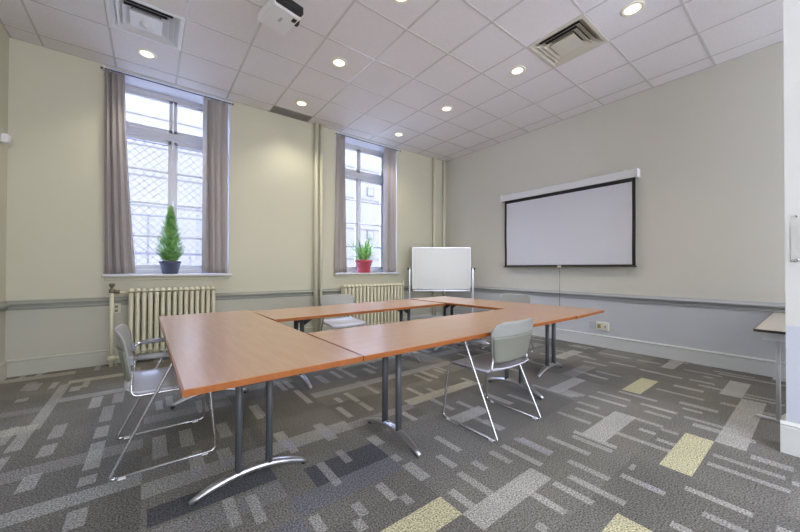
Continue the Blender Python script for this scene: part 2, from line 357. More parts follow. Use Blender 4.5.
# ---------------- walls ----------------
DZ = 0.74
W1 = (-.42, .91); W2 = (2.575, 3.94); WZ = (1.055, 3.575)
mb = MB()
def wallseg(x0, x1, z0, z1):
    if z0 < DZ < z1:
        mb.box(x0, x1, D, D + WT, z0, DZ, 1); mb.box(x0, x1, D, D + WT, DZ, z1, 0)
    else: mb.box(x0, x1, D, D + WT, z0, z1, 0)
wallseg(L - .12, W1[0], 0, ZC); wallseg(W1[1], W2[0], 0, ZC); wallseg(W2[1], R + .12, 0, ZC)
for W_ in (W1, W2):
    wallseg(W_[0], W_[1], 0, WZ[0]); wallseg(W_[0], W_[1], WZ[1], ZC)
tag(mb.build('wall_back', [M['cream'], M['dado']]), kind='structure')
def sidewall(name, x0, x1, y0, y1, ms):
    q = MB(); q.box(x0, x1, y0, y1, 0, DZ, 1); q.box(x0, x1, y0, y1, DZ, ZC, 0)
    return tag(q.build(name, ms), kind='structure')
sidewall('wall_left', L - .12, L, YR, D, [M['cream'], M['dado']])
sidewall('wall_right', R, R + .12, YR, D, [M['creamR'], M['dadoR']])
q = MB(); PX, PY = 3.197, .150
q.box(PX, PX + .16, YR, PY, 0, .80, 1); q.box(PX, PX + .16, YR, PY, .80, ZC, 0)
tag(q.build('wall_return', [M['creamR'], M['dadoR']]), kind='structure')
def molding(name, prof, path, mt):
    """prof: list of (offset from wall, z); path: wall run from a to b with inward normal n"""
    q = MB()
    for (a, b_, n_) in path:
        vs = []; k = len(prof)
        for P in (a, b_):
            for (o, z) in prof: vs.append((P[0] + n_[0] * o, P[1] + n_[1] * o, z))
        q.add(vs, [(i, (i + 1) % k, k + (i + 1) % k, k + i) for i in range(k)] + [tuple(range(k))[::-1], tuple(range(k, 2 * k))])
    return tag(q.build(name, mt), kind='structure')
RAIL = [(0, .700), (.016, .700), (.020, .706), (.020, .722), (.006, .724), (.004, .748), (.040, .750), (.046, .758), (.046, .768), (.030, .776), (.018, .790), (.014, .802), (0, .802)]
BASE = [(0, 0), (.022, 0), (.022, .142), (.016, .150), (.026, .156), (.026, .168), (.010, .18), (0, .18)]
pb = [((L, D), (R, D), (0, -1))]; pl = [((L, YR), (L, D), (1, 0))]; pr = [((R, .0), (R, D), (-1, 0))]
molding('trim_1', RAIL, pb, M['rail']); molding('trim_2', RAIL, pl, M['rail']); molding('trim_3', RAIL, [((R, YR), (R, D), (-1, 0))], mat('right rail paint', (.40, .41, .41), .4))
molding('baseboard_back', BASE, pb, M['base']); molding('baseboard_left', BASE, pl, M['base']); molding('baseboard_right', BASE, [((R, YR), (R, D), (-1, 0))], M['baseR'])
BP = [(0, 0), (.024, 0), (.024, .165), (.016, .172), (.026, .18), (.010, .197), (0, .197)]
molding('baseboard_return', BP, [((PX, YR), (PX, PY + .024), (-1, 0)), ((PX, PY), (PX + .16, PY), (0, 1))], mat('cream return skirting', (.66, .65, .58), .4))

# ---------------- ceiling ----------------
GX = [2.0574 + .6011 * i for i in range(-6, 7)]; GY = [3.1811 + .6011 * j for j in range(-10, 5)]
GX = [L] + [g for g in GX if L + .03 < g < R - .03] + [R]; GY = [YR] + [g for g in GY if YR + .03 < g < D - .03] + [D]
HOLES = [(-.05, 4.08), (3.56, 1.68)]
q = MB()
for i in range(len(GX) - 1):
    for j in range(len(GY) - 1):
        if any(GX[i] < hx < GX[i + 1] and GY[j] < hy < GY[j + 1] for hx, hy in HOLES): continue
        q.box(GX[i], GX[i + 1], GY[j], GY[j + 1], ZC, ZC + .02)
tag(q.build('ceiling', M['tile']), kind='structure')
q = MB()
for g in GX[1:-1]: q.box(g - .010, g + .010, YR, D, ZC - .004, ZC - .0005)
for g in GY[1:-1]: q.box(L, R, g - .010, g + .010, ZC - .0045, ZC - .001)
for (x0, x1, y0, y1) in ((L, L + .02, YR, D), (R - .02, R, YR, D), (L, R, D - .02, D)): q.box(x0, x1, y0, y1, ZC - .004, ZC - .0005)
tag(q.build('trim_4', M['bar']), kind='structure')

# ---------------- windows ----------------
def window(n, W_, cx):
    FY = 5.60; hw = (W_[1] - W_[0]) / 2 - .045
    x0, x1 = cx - hw, cx + hw; z0, z1 = 1.075, 3.575
    root = empty('window_%d' % n, (cx, FY, z0), kind='structure')
    def bx(name, boxes, mt=M['white'], b=.004):
        q = MB()
        for (a, b_, c, d, e, f) in boxes: q.box(a - cx, b_ - cx, c - FY, d - FY, e - z0, f - z0, 0, b)
        return q.build(name, mt, root)
    f = .05
    # outer frame + splayed lining of the opening
    bx('window_frame', [(W_[0], x0 + f, FY - .02, FY + .08, z0, z1), (x1 - f, W_[1], FY - .02, FY + .08, z0, z1),
                        (x0, x1, FY - .02, FY + .08, z1 - .07, z1), (x0, x1, FY - .02, FY + .08, z0, z0 + .06)])
    bx('transom_bar', [(x0 + f, x1 - f, FY - .03, FY + .07, 2.93, 3.04), (x0 + f, x1 - f, FY - .045, FY, 2.945, 2.965)])
    def sash(a, b_, c, d, rows, w_=.045):
        q = MB()
        for (p0, p1, r0, r1) in ((a, a + w_, c, d), (b_ - w_, b_, c, d), (a, b_, d - w_, d), (a, b_, c, c + w_ * 1.3)):
            q.box(p0 - cx, p1 - cx, -.005, .045, r0 - z0, r1 - z0, 0, .004)
        for r in rows: q.box(a + w_ - cx, b_ - w_ - cx, .005, .04, r - .013 - z0, r + .013 - z0, 0, .003)
        s_ = q.build('sash', M['white'], root)
        g = MB(); g.box(a + w_ - .005 - cx, b_ - w_ + .005 - cx, .02, .025, c + .03 - z0, d - .03 - z0)
        g.build('pane', M['glass'], s_)
    sash(x0 + f, cx - .004, 3.035, z1 - .065, []); sash(cx + .004, x1 - f, 3.035, z1 - .065, [])
    sash(x0 + f, cx - .006, z0 + .055, 2.935, [2.49, 2.04, 1.585], .05); sash(cx + .006, x1 - f, z0 + .055, 2.935, [2.49, 2.04, 1.585], .05)
    bx('sash_astragal', [(cx - .018, cx + .018, FY - .03, FY + .03, z0 + .06, 2.93)])
    bx('window_lining', [(W_[0] - .001, W_[0] + .012, D + .0, FY, WZ[0], WZ[1]), (W_[1] - .012, W_[1] + .001, D, FY, WZ[0], WZ[1]), (W_[0], W_[1], D, FY, WZ[1] - .01, WZ[1] + .001)], b=0)
    bx('window_sill', [(W_[0] - .03, W_[1] + .02, D - .10, FY, 1.045, 1.075)], M['white'], .006)
    bx('sill_apron', [(W_[0] - .01, W_[1] + .0, D - .02, D, 1.0, 1.045)], M['cream'], .004)
    bx('sash_latch', [(cx - .012, cx + .012, FY - .05, FY - .02, 2.0, 2.09)], M['whitem'], .003)
window(1, W1, .245); window(2, W2, 3.255)

# ---------------- curtains and rods ----------------
def curtain(cx, x0t, x1t, x0b, x1b, folds, label, ph=0.0, zb=1.082, flare=0.0):
    q = MB(); nu = folds * 12; nv = 24; yb = 5.172; zt = 3.50
    def fn(u, v):
        z = zt + (zb - zt) * v
        a = x0t + (x0b - x0t) * v ** 1.3; b_ = x1t + (x1b - x1t) * v ** 1.3
        am = .050 * (.72 + .28 * math.sin(5 * u + ph))
        t = 2 * math.pi * folds * u + ph + .5 * math.sin(3 * v + ph) * math.sin(4 * u)
        x = a + (b_ - a) * u + .006 * math.sin(2 * t); y = yb + am * math.sin(t) + .004 * math.sin(9 * v + 7 * u)
        dx = (b_ - a); dy = am * math.cos(t) * 2 * math.pi * folds
        return (x - cx, y - D, z), (-dy, dx, 0)
    q.shell(fn, nu, nv, .004)
    r = empty('curtain', (cx, D, 0)); tag(r, label, 'curtain', 'curtains at the two windows')
    q.build('curtain_cloth', M['curtain'], r, fixn=False)
    for k in range(folds + 1):
        x = x0t + (x1t - x0t) * k / folds; h_ = MB()
        h_.tube([(x - cx + .011 * math.cos(a * math.pi / 6), 5.172 - D, 3.512 + .011 * math.sin(a * math.pi / 6)) for a in range(13)], .002, 5)
        h_.build('curtain_ring', M['whitem'], r)
curtain(-.33, -.445, -.265, -.435, -.145, 4, 'taupe pleated curtain left of the small conifer', .3)
curtain(.72, .565, .865, .565, .885, 4, 'taupe pleated curtain between the small conifer window and the thin wall pipes', 1.5)
curtain(2.66, 2.59, 2.745, 2.555, 2.80, 3, 'taupe pleated curtain left of the red potted fern', 2.2)
curtain(3.73, 3.60, 3.865, 3.58, 3.885, 4, 'taupe pleated curtain right of the red potted fern, towards the whiteboard', .9)
for (a, b_, lab) in ((-.47, .93, 'thin dark curtain rod over the window with the conifer'), (2.56, 3.97, 'thin dark curtain rod over the window with the red pot')):
    c = (a + b_) / 2; r = tag(empty('curtain_rod', (c, D, 3.512)), lab, 'curtain rod', 'curtain rods')
    q = MB(); q.tube([(a - c, -.06, 0), (b_ - c, -.06, 0)], .008, 8)
    for x in (a - c, b_ - c): q.lathe([(.0, -.012), (.013, -.008), (.013, .008), (.0, .012)], (x, -.06, 0), 12, axis='x')
    q.build('rod', M['postm'], r)
    for x in (a - c + .02, b_ - c - .02):
        MB().box(x - .008, x + .008, -.066, .0, -.012, .03).box(x - .014, x + .014, -.008, .0, -.03, .05).build('bracket', M['whitem'], r)

# ---------------- radiators ----------------
def radiator(cx, n, pitch, z0, z1, tube_r, cols, label, name='radiator'):
    r = tag(empty(name, (cx, 5.09, 0)), label, 'radiator', 'cast iron radiators under the windows')
    w_ = pitch * n
    proto = None
    for k in range(n):
        x = -w_ / 2 + pitch * (k + .5)
        if proto is None:
            q = MB()
            for c in range(cols):
                y = (c - (cols - 1) / 2) * .052
                q.tube([(0, y, z0 + .05), (0, y, z1 - .05)], tube_r, 10, cap=False)
            yy = (cols - 1) / 2 * .052
            # rounded top and bottom headers
            for (zc_, s_) in ((z1 - .045, 1), (z0 + .045, -1)):
                pts = [(0, -yy * math.cos(a), zc_ + s_ * .020 * math.sin(a)) for a in [math.pi * t / 10 for t in range(11)]]
                q.tube(pts, tube_r * 1.18, 10, sq=1.0)
                q.lathe([(.020, -pitch / 2), (.022, -pitch / 4), (.022, pitch / 4), (.020, pitch / 2)], (0, 0, zc_), 12, axis='x')
            proto = q.build('radiator_section', M['radiator'], r); proto.location = (x, 0, 0)
        else:
            c_ = proto.copy(); col.objects.link(c_); c_.parent = r; c_.location = (x, 0, 0)
    for x in (-w_ / 2 + pitch * .5, w_ / 2 - pitch * .5):
        for y in (-.05, .05):
            MB().lathe([(.022, 0), (.024, .012), (.014, .03), (.013, z0 + .03)], (x, y, 0), 12).build('foot', M['radiator'], r)
    return r
r1 = radiator(.255, 15, .0613, .10, .905, .0235, 3, 'cream cast iron radiator of fifteen rounded columns, under the window with the conifer')
q = MB(); q.tube(rnd([(-.46, 0, .86), (-.585, -.02, .86)], .02), .014, 8).tube([(-.605, -.02, .0), (-.605, -.02, .87)], .019, 10)
q.build('feed_pipe', M['radiator'], r1)
q = MB(); q.lathe([(.026, .86), (.028, .875), (.028, .90), (.014, .905), (.014, .93), (.025, .94), (.028, .955), (.020, .97)], (-.605, -.02, 0), 14).lathe([(.022, -.03), (.022, .03)], (-.565, -.02, .872), 10, axis='x')
q.build('valve', M['brass'], r1)
q = MB(); q.tube([(-.605, -.02, .10), (-.44, -.02, .10)], .017, 10).lathe([(.03, -.03), (.03, .03)], (-.605, -.02, .10), 12, axis='x')
q.build('return_pipe', M['radiator'], r1)
r2 = radiator(3.29, 17, .076, .10, .870, .026, 3, 'cream cast iron radiator of flat columns, under the window with the red pot')
q = MB(); q.tube([(.65, 0, .84), (.70, 0, .84), (.70, 0, .0)], .016, 8); q.build('feed_pipe', M['radiator'], r2)
MB().lathe([(.022, .82), (.026, .84), (.026, .87), (.012, .88), (.012, .91), (.022, .915), (.022, .935)], (.70, 0, 0), 12).build('valve', M['radiator'], r2)
# heat board behind radiator 1
r = tag(empty('heat_shield', (.30, D - .004, .1)), 'tan board with a slotted lower half on the wall behind the radiator under the conifer', 'heat shield')
MB().box(-.33, .42, -.012, 0, .38, .68).build('board', M['tan'], r)
q = MB(); q.box(-.33, .42, -.008, 0, .02, .36)
o = q.build('slotted_panel', M['radiator'], r)
q = MB()
for i in range(16):
    for j in range(12): q.box(-.32 + i * .046, -.32 + i * .046 + .03, -.012, -.006, .04 + j * .026, .052 + j * .026)
q.build('slots', M['darkslot'], o)
# ---------------- pipes ----------------
def pipe(x, y, rad, label):
    r = tag(empty('heating_pipe', (x, y, 0)), label, 'pipe', 'painted pipes running from floor to ceiling')
    MB().tube([(0, 0, 0), (0, 0, ZC - .005)], rad, 16).build('riser', M['pipe'], r)
    for z in (ZC - .014, 0.002): MB().lathe([(rad + .010, z), (rad + .009, z + .008)], (0, 0, 0), 18).build('collar', M['pipe'], r)
pipe(2.195, 5.165, .033, 'left pipe of the cream pair beside the fern window, left side')
pipe(2.285, 5.17, .027, 'thinner right pipe of the cream pair between the two windows')
pipe(4.925, 5.185, .037, 'fat cream pipe behind the whiteboard, farther from the room corner')
pipe(5.225, 5.185, .032, 'cream pipe nearest the room corner behind the whiteboard')

# ---------------- conference tables ----------------
TZ, TH = .708, .026
def conf_table(cx, cy, rz, length, width, label, leg_in=.45, fo=0.0, name='conference_table', grp='cherry folding tables set in a square'):
    r = tag(empty(name, (cx, cy, 0), rz), label, 'table', grp)
    l, w_ = length / 2, width / 2
    MB().box(-l + .004, l - .004, -w_ + .004, w_ - .004, TZ - TH, TZ, 0, .003).build('tabletop', M['cherry'], r)
    q = MB(); e = .004
    for (a, b_, c, d) in ((-l, l, -w_, -w_ + e), (-l, l, w_ - e, w_), (-l, -l + e, -w_ + e, w_ - e), (l - e, l, -w_ + e, w_ - e)): q.box(a, b_, c, d, TZ - TH - .001, TZ - .0015, 0)
    q.build('edge_band', M['cherryedge'], r)
    for sx in (-1, 1):
        x = sx * (l - leg_in)
        # arched foot
        N = 18; pts = []; rad = []
        for k in range(N + 1):
            t = -1 + 2 * k / N; pts.append((x, fo + t * .295, .012 + .068 * (1 - t * t))); rad.append(.012 + .009 * (1 - abs(t) ** 2.2))
        f = MB(); f.tube(pts, rad, 10, sq=1.25); ft = f.build('arched_foot', M['alu'], r)
        for t in (-1, 1): MB().lathe([(.010, 0), (.012, .004), (.010, .010)], (x, fo + t * .275, 0), 10).build('glide', M['black'], ft)
        for t in (-1, 1): MB().tube([(x, fo + t * .077, .07), (x, fo + t * .077, TZ - TH - .012)], .0225, 14, sq=.8).build('post', M['postm'], r)
        q = MB(); q.box(x - .03, x + .03, fo - .27, fo + .27, TZ - TH - .016, TZ - TH - .001, 0, .002)
        q.build('top_plate', M['black'], r)
        q = MB()
        for t in (-1, 1):
            q.prism([(x - sx * .02, TZ - TH - .006), (x - sx * .15, TZ - TH - .006), (x - sx * .15, TZ - TH - .022), (x - sx * .03, TZ - TH - .10), (x - sx * .02, TZ - TH - .10)], 'y', fo + t * .077 - .006, fo + t * .077 + .006)
        q.box(x - sx * .13, x - sx * .16, -.10, .10, TZ - TH - .035, TZ - TH - .006)
        q.build('folding_bracket', M['black'], r)
    return r
T1 = conf_table(.463, 2.575, math.pi / 2 + .013, 2.31, .765, 'cherry table running away from the camera at the left, beside the lone armchair', .456, .018)
T2 = conf_table(2.036, 1.803, .006, 2.346, .745, 'cherry table across the front, with the grey chair drawn up to it', .45)
T3 = conf_table(1.93, 3.305, .040, 2.17, .725, 'cherry table at the rear, in front of the radiator with flat columns', .37)
T4 = conf_table(3.515, 2.61, math.pi / 2 + .06, 2.33, .745, 'cherry table at the right, its far long side towards the projection screen', .42)

# ---------------- chairs ----------------
def make_chair():
    r = empty('sled_chair')
    for s in (-1, 1):
        # runner + front leg + seat rail + back upright, and the diagonal leg with the arm
        pts = rnd([(s * .268, -.25, .012), (s * .268, .25, .012), (s * .238, .215, .425), (s * .225, -.165, .425), (s * .200, -.165, .55)], .035)
        MB().tube(pts, .0085, 8).build('sled_frame', M['chrome'], r)
        pts = rnd([(s * .268, -.20, .012), (s * .268, -.255, .012), (s * .262, .045, .640), (s * .240, -.13, .640), (s * .205, -.165, .63)], .035)
        MB().tube(pts, .0085, 8).build('diagonal_leg', M['chrome'], r)
        MB().tube([(s * .2585, .02, .642), (s * .250, -.05, .643), (s * .240, -.135, .643)], [.014, .0155, .014], 10).build('arm_pad', M['armp'], r)
        for y in (-.20, .19): MB().box(s * .268 - .008, s * .268 + .008, y - .018, y + .018, 0, .018, 0, .003).build('glide', M['whitem'], r)
    q = MB(); q.tube([(-.23, .12, .419), (.23, .12, .419)], .006, 8).tube([(-.225, -.10, .419), (.225, -.10, .419)], .006, 8); q.build('cross_rod', M['chrome'], r)
    # seat
    def sf(u, v):
        a = (u - .5) * 2; b_ = v   # b from back (0) to front (1)
        hw = .238 + .010 * math.sin(math.pi * b_) - .030 * max(0, (.12 - b_) / .12) ** 2 - .02 * max(0, (b_ - .9) / .1) ** 2
        y = -.205 + .450 * b_ - .02 * abs(a) ** 3 * (1 if b_ > .5 else -1)
        z = .438 - .014 * (1 - a * a) * math.sin(math.pi * min(1, b_ * 1.15)) - .03 * max(0, (b_ - .82) / .18) ** 2 + .022 * max(0, (.15 - b_) / .15) ** 2 + .006 * abs(a) ** 3
        return (a * hw, y, z), (0, 0, 1)
    MB().shell(sf, 16, 16, .010).build('seat', M['seat'], r, fixn=False)
    # backrest shell: curved, rounded upper corners
    def outline(t):     # half width as function of t (0 bottom .. 1 top)
        wv = .195 + .060 * min(1, t / .75) ** .8
        if t > .72:
            c = (t - .72) / .28; wv -= .085 * (1 - math.sqrt(max(0, 1 - c * c)))
        if t < .12:
            c = (.12 - t) / .12; wv -= .05 * (1 - math.sqrt(max(0, 1 - c * c)))
        return wv
    def bf_(off, sc_=1.0, t0=0.0, t1=1.0):
        def bf(u, v):
            t = t0 + (t1 - t0) * v; a = (u - .5) * 2; hw = outline(t) * sc_
            x = a * hw; y = -.145 - .060 * t - .045 * (1 - (x / .255) ** 2) + off
            z = .492 + .296 * t
            return (x, y, z), (-x * 1.2, -1 * 1.0, -.15)
        return bf
    bk = MB().shell(bf_(0), 20, 18, .010).build('backrest', M['back'], r, fixn=False)
    MB().shell(bf_(-.009, .975, .02, .66), 16, 10, .010).build('rear_panel', M['backd'], bk, fixn=False)
    for s in (-1, 1): MB().box(s * .206, s * .222, -.185, -.155, .60, .65, 0, .004).build('back_bracket', M['armp'], r)
    return r
proto = make_chair()
CH = [((.088, 2.602), -math.pi / 2, 'grey sled chair with arms at the left table, seen from its side'),
      ((2.086, 1.560), 0, 'grey sled chair at the front table, seen from behind'),
      ((4.02, 2.75), math.pi / 2, 'grey sled chair on the projection screen side, only its back top above the tables'),
      ((2.06, 3.93), math.pi - .08, 'grey sled chair behind the rear table, by the wall pipes')]
for i, (p_, a, lab) in enumerate(CH):
    c = proto if i == 0 else copy_tree(proto)
    c.location = (p_[0], p_[1], 0); c.rotation_euler = (0, 0, a)
    tag(c, lab, 'chair', 'grey chairs around the tables')

# ---------------- projection screen ----------------
r = tag(empty('projection_screen', (R, 2.60, 1.2)), 'white pull-down projection screen with a black border in a white case on the wall', 'projection screen')
q = MB(); q.box(-.112, -.008, -1.05, 1.085, 1.215, 1.325, 0, .008); q.build('screen_case', M['whitem'], r)
for y in (-1.058, 1.092): MB().box(-.118, -.004, y - .012, y + .012, 1.208, 1.332, 0, .004).build('end_cap', M['whitem'], r)
for y in (-.9, .9): MB().box(-.03, -.0005, y - .02, y + .02, 1.24, 1.36, 0, .002).build('wall_bracket', M['whitem'], r)
q = MB()
def wv(u, v):
    y = -1.040 + 2.065 * u; z = .0 + 1.215 * v
    return (-.085 - .006 * math.sin(v * 9 + u * 3) * (1 - v) - .004 * math.sin(u * 11 + v * 6) * (1 - v), y, z), (1, 0, 0)
q.shell(wv, 40, 24, .0015); sheet = q.build('screen_sheet', M['fabric'], r, fixn=False)
def fr(ua, ub, va, vb):
    def g(u, v):
        p_, n_ = wv(ua + (ub - ua) * u, va + (vb - va) * v); return (p_[0] - .0022, p_[1], p_[2]), n_
    return g
q = MB()
for (ua, ub, va, vb) in ((0, .02, 0, 1), (.98, 1, 0, 1), (.02, .98, .955, 1), (.02, .98, 0, .018)): q.shell(fr(ua, ub, va, vb), 20, 20, .001)
q.build('black_border', M['blackm'], sheet, fixn=False)
q = MB(); q.box(-.100, -.072, -1.05, 1.045, -.016, .006, 0, .004); q.build('bottom_bar', mat('dark bronze bar', (.10, .09, .07), .4, .5), r)
q = MB(); q.box(-.106, -.07, -.03, .03, -.02, .014, 0, .004); tab = q.build('pull_tab', M['ivory'], r)
q = MB(); q.tube([(-.09, 0, -.02), (-.09, 0, -.66)], .003, 6).lathe([(.004, 0), (.008, -.012), (.008, -.04), (.003, -.05)], (-.09, 0, -.65), 8); q.build('pull_cord', M['postm'], r)

# ---------------- whiteboard ----------------
ang = math.atan2(-.609, .793)
r = tag(empty('whiteboard', (4.54, 4.58, 0), ang), 'white revolving board on a wheeled stand in the far corner', 'whiteboard')
MB().box(-.56, .56, -.010, .010, .765, 1.565, 0, .003).build('board_panel', M['board'], r)
q = MB()
for (a, b_, c, d) in ((-.575, .575, 1.56, 1.578), (-.575, .575, .752, .77), (-.575, -.56, .752, 1.578), (.56, .575, .752, 1.578)): q.box(a, b_, -.014, .014, c, d, 0, .003)
q.build('board_frame', M['alu'], r)
q = MB(); q.box(-.55, .55, -.075, -.012, .722, .730).box(-.55, .55, -.078, -.072, .722, .745); q.build('pen_tray', M['alu'], r)
for s in (-1, 1):
    MB().box(s * .62 - .014, s * .62 + .014, -.014, .014, .09, 1.17, 0, .003).build('stand_post', M['alu'], r)
    q = MB(); q.box(s * .62 - .018, s * .62 + .018, -.30, .30, .06, .095, 0, .004); b_ = q.build('stand_foot', M['alu'], r)
    for y in (-.27, .27): MB().lathe([(.012, -.012), (.028, -.010), (.028, .010), (.012, .012)], (s * .62, y, .028), 14, axis='x').build('caster', M['black'], b_)
    q = MB(); q.lathe([(.008, -.05), (.008, .0), (.022, .0), (.026, .015), (.020, .03)] if s > 0 else [(.020, -.03), (.026, -.015), (.022, 0), (.008, 0), (.008, .05)], (s * .634, 0, 1.155), 14, axis='x'); q.build('pivot_knob', M['black'], r)
q = MB(); q.box(-.61, .61, -.010, .010, .20, .235, 0, .003); q.build('stand_crossbar', M['alu'], r)
tag(MB().box(-.055, .055, -.02, .02, 0, .022, 0, .005).build('board_eraser', M['black']), 'dark eraser lying in the pen tray at the left end of the whiteboard', 'eraser')
o = bpy.data.objects[-1] if False else [x for x in bpy.data.objects if x.name == 'board_eraser'][0]
o.location = Vector((4.54, 4.58, .7305)) + Matrix.Rotation(ang, 3, 'Z') @ Vector((-.42, -.045, 0)); o.rotation_euler = (0, 0, ang)

# ---------------- plants ----------------
SZ = 1.076
r = tag(empty('potted_conifer', (.215, 5.30, SZ)), 'small pointed green conifer in a dark slate blue pot on the left window sill', 'potted plant')
MB().lathe([(.082, 0), (.088, .01), (.112, .135), (.120, .138), (.122, .165), (.112, .168), (.104, .15), (.0, .148)], (0, 0, 0), 32).build('pot', M['potblue'], r)
MB().lathe([(.104, .140), (.0, .152)], (0, 0, 0), 24).build('soil', M['soil'], r)
MB().tube([(0, 0, .14), (.004, 0, .4), (0, 0, .84)], [.012, .008, .002], 6).build('trunk', mat('twig bark', (.12, .08, .05), .9), r)
q = MB(); R_ = random.Random(5)
for k in range(1500):
    t = R_.random() ** 1.25; z = .17 + .70 * t
    rmax = .20 * (min(1, (t + .10) / .26) ** .7) * (1 - t) ** .75 + .006
    a = R_.uniform(0, 2 * math.pi); rad = rmax * R_.uniform(.15, 1.0) ** .5
    p0 = Vector((rad * math.cos(a) * .5, rad * math.sin(a) * .5, z - .03))
    p1 = Vector((rad * math.cos(a), rad * math.sin(a), z + .02 + R_.uniform(0, .03)))
    side = Vector((-math.sin(a), math.cos(a), R_.uniform(-.5, .5))).normalized() * R_.uniform(.003, .006)
    mid = (p0 + p1) / 2
    q.add([p0, mid + side, p1, mid - side], [(0, 1, 2, 3)])
    for u in (.35, .6, .85):
        m_ = p0.lerp(p1, u); s2 = side * R_.choice((-1, 1)) * 3; up = (p1 - p0) * .3
        q.add([m_, m_ + s2 * .6 + up * .3, m_ + s2 + up, m_ + s2 * .4 + up * .8], [(0, 1, 2, 3)])
tag(q.build('foliage', M['conifer'], r, fixn=False))
r = tag(empty('potted_fern', (3.215, 5.31, SZ)), 'leafy green fern in a red pot on the right window sill', 'potted plant')
MB().lathe([(.115, 0), (.122, .01), (.150, .19), (.163, .193), (.166, .235), (.154, .238), (.145, .205), (.0, .2)], (0, 0, 0), 32).build('pot', M['potred'], r)
MB().lathe([(.148, .195), (.0, .21)], (0, 0, 0), 24).build('soil', M['soil'], r)
q = MB(); R_ = random.Random(11)
for k in range(46):
    a = R_.uniform(0, 2 * math.pi); el = R_.uniform(.45, 1.4); ln = R_.uniform(.42, .62); N = 10
    d = Vector((math.cos(a), math.sin(a), 0)); pts = []
    for i in range(N + 1):
        t = i / N; pts.append(Vector((0, 0, .2)) + d * (.02 + ln * t * math.cos(el) * 1.05) + Vector((0, 0, ln * t * math.sin(el) - .20 * t * t * math.cos(el))))
    pts = [Vector((p_.x, max(-.19, min(p_.y, .26)), p_.z)) for p_ in pts]
    sd = Vector((-d.y, d.x, 0)); w_ = R_.uniform(.012, .019)
    vs = []
    for i, p_ in enumerate(pts):
        ww = w_ * math.sin(math.pi * min(1, .12 + i / N * .88)) + .001; vs += [p_ + sd * ww + Vector((0, 0, .004)), p_, p_ - sd * ww + Vector((0, 0, .004))]
    fs = []
    for i in range(N): fs += [(3 * i, 3 * i + 1, 3 * i + 4, 3 * i + 3), (3 * i + 1, 3 * i + 2, 3 * i + 5, 3 * i + 4)]
    q.add(vs, fs, 0, True)
    for i in range(2, N):
        for s in (-1, 1):
            b_ = pts[i]; e = b_ + sd * s * .045 * (1 - i / N * .7) + (pts[i] - pts[i - 1]) * .8; f_ = (pts[i] - pts[i - 1]) * .45
            q.add([b_ - f_ * .4, e, b_ + f_], [(0, 1, 2)])
q.build('fronds', M['fern'], r, fixn=False)

# ---------------- downlights ----------------
def downlight(x, y, label, grp='round recessed ceiling lights'):
    r = tag(empty('recessed_light', (x, y, ZC)), label, 'ceiling light', grp)
    MB().lathe([(.066, -.001), (.066, -.006), (.090, -.006), (.094, -.003), (.094, -.0005)], (0, 0, 0), 32).build('trim_ring', M['lamp_rim'], r)
    MB().lathe([(.0, -.004), (.067, -.004), (.067, -.0015), (.0, -.0015)], (0, 0, 0), 32).build('lens', M['lamp'], r)
    ld = bpy.data.lights.new('lamp', 'SPOT'); ld.energy = LAMP_W; ld.color = (1, .92, .76); ld.spot_size = math.radians(118); ld.spot_blend = .75; ld.shadow_soft_size = .07
    lo = bpy.data.objects.new('lamp', ld); col.objects.link(lo); lo.parent = r; lo.location = (0, 0, -.03)
X0, X1, X2 = -.046, 1.757, 3.56; Y = [1.077, 2.279, 3.481, 4.683]
downlight(X0, Y[3], 'dim round ceiling light between the left air vent and the conifer window')
downlight(X1, Y[1], 'round ceiling light cut by the top edge of the photo, right of the projector')
downlight(X1, Y[2], 'round ceiling light nearest the projector, towards the windows')
downlight(X1, Y[3], 'round ceiling light beside the dark ceiling grille at the window wall')
downlight(X2, Y[0], 'round ceiling light at upper right, nearest the camera past the beige vent')
downlight(X2, Y[1], 'round ceiling light next to the beige vent on its window side')
downlight(X2, Y[2], 'middle light of the right-hand row, second from the window wall')
downlight(X2, Y[3], 'smallest farthest round ceiling light, over the fern window')

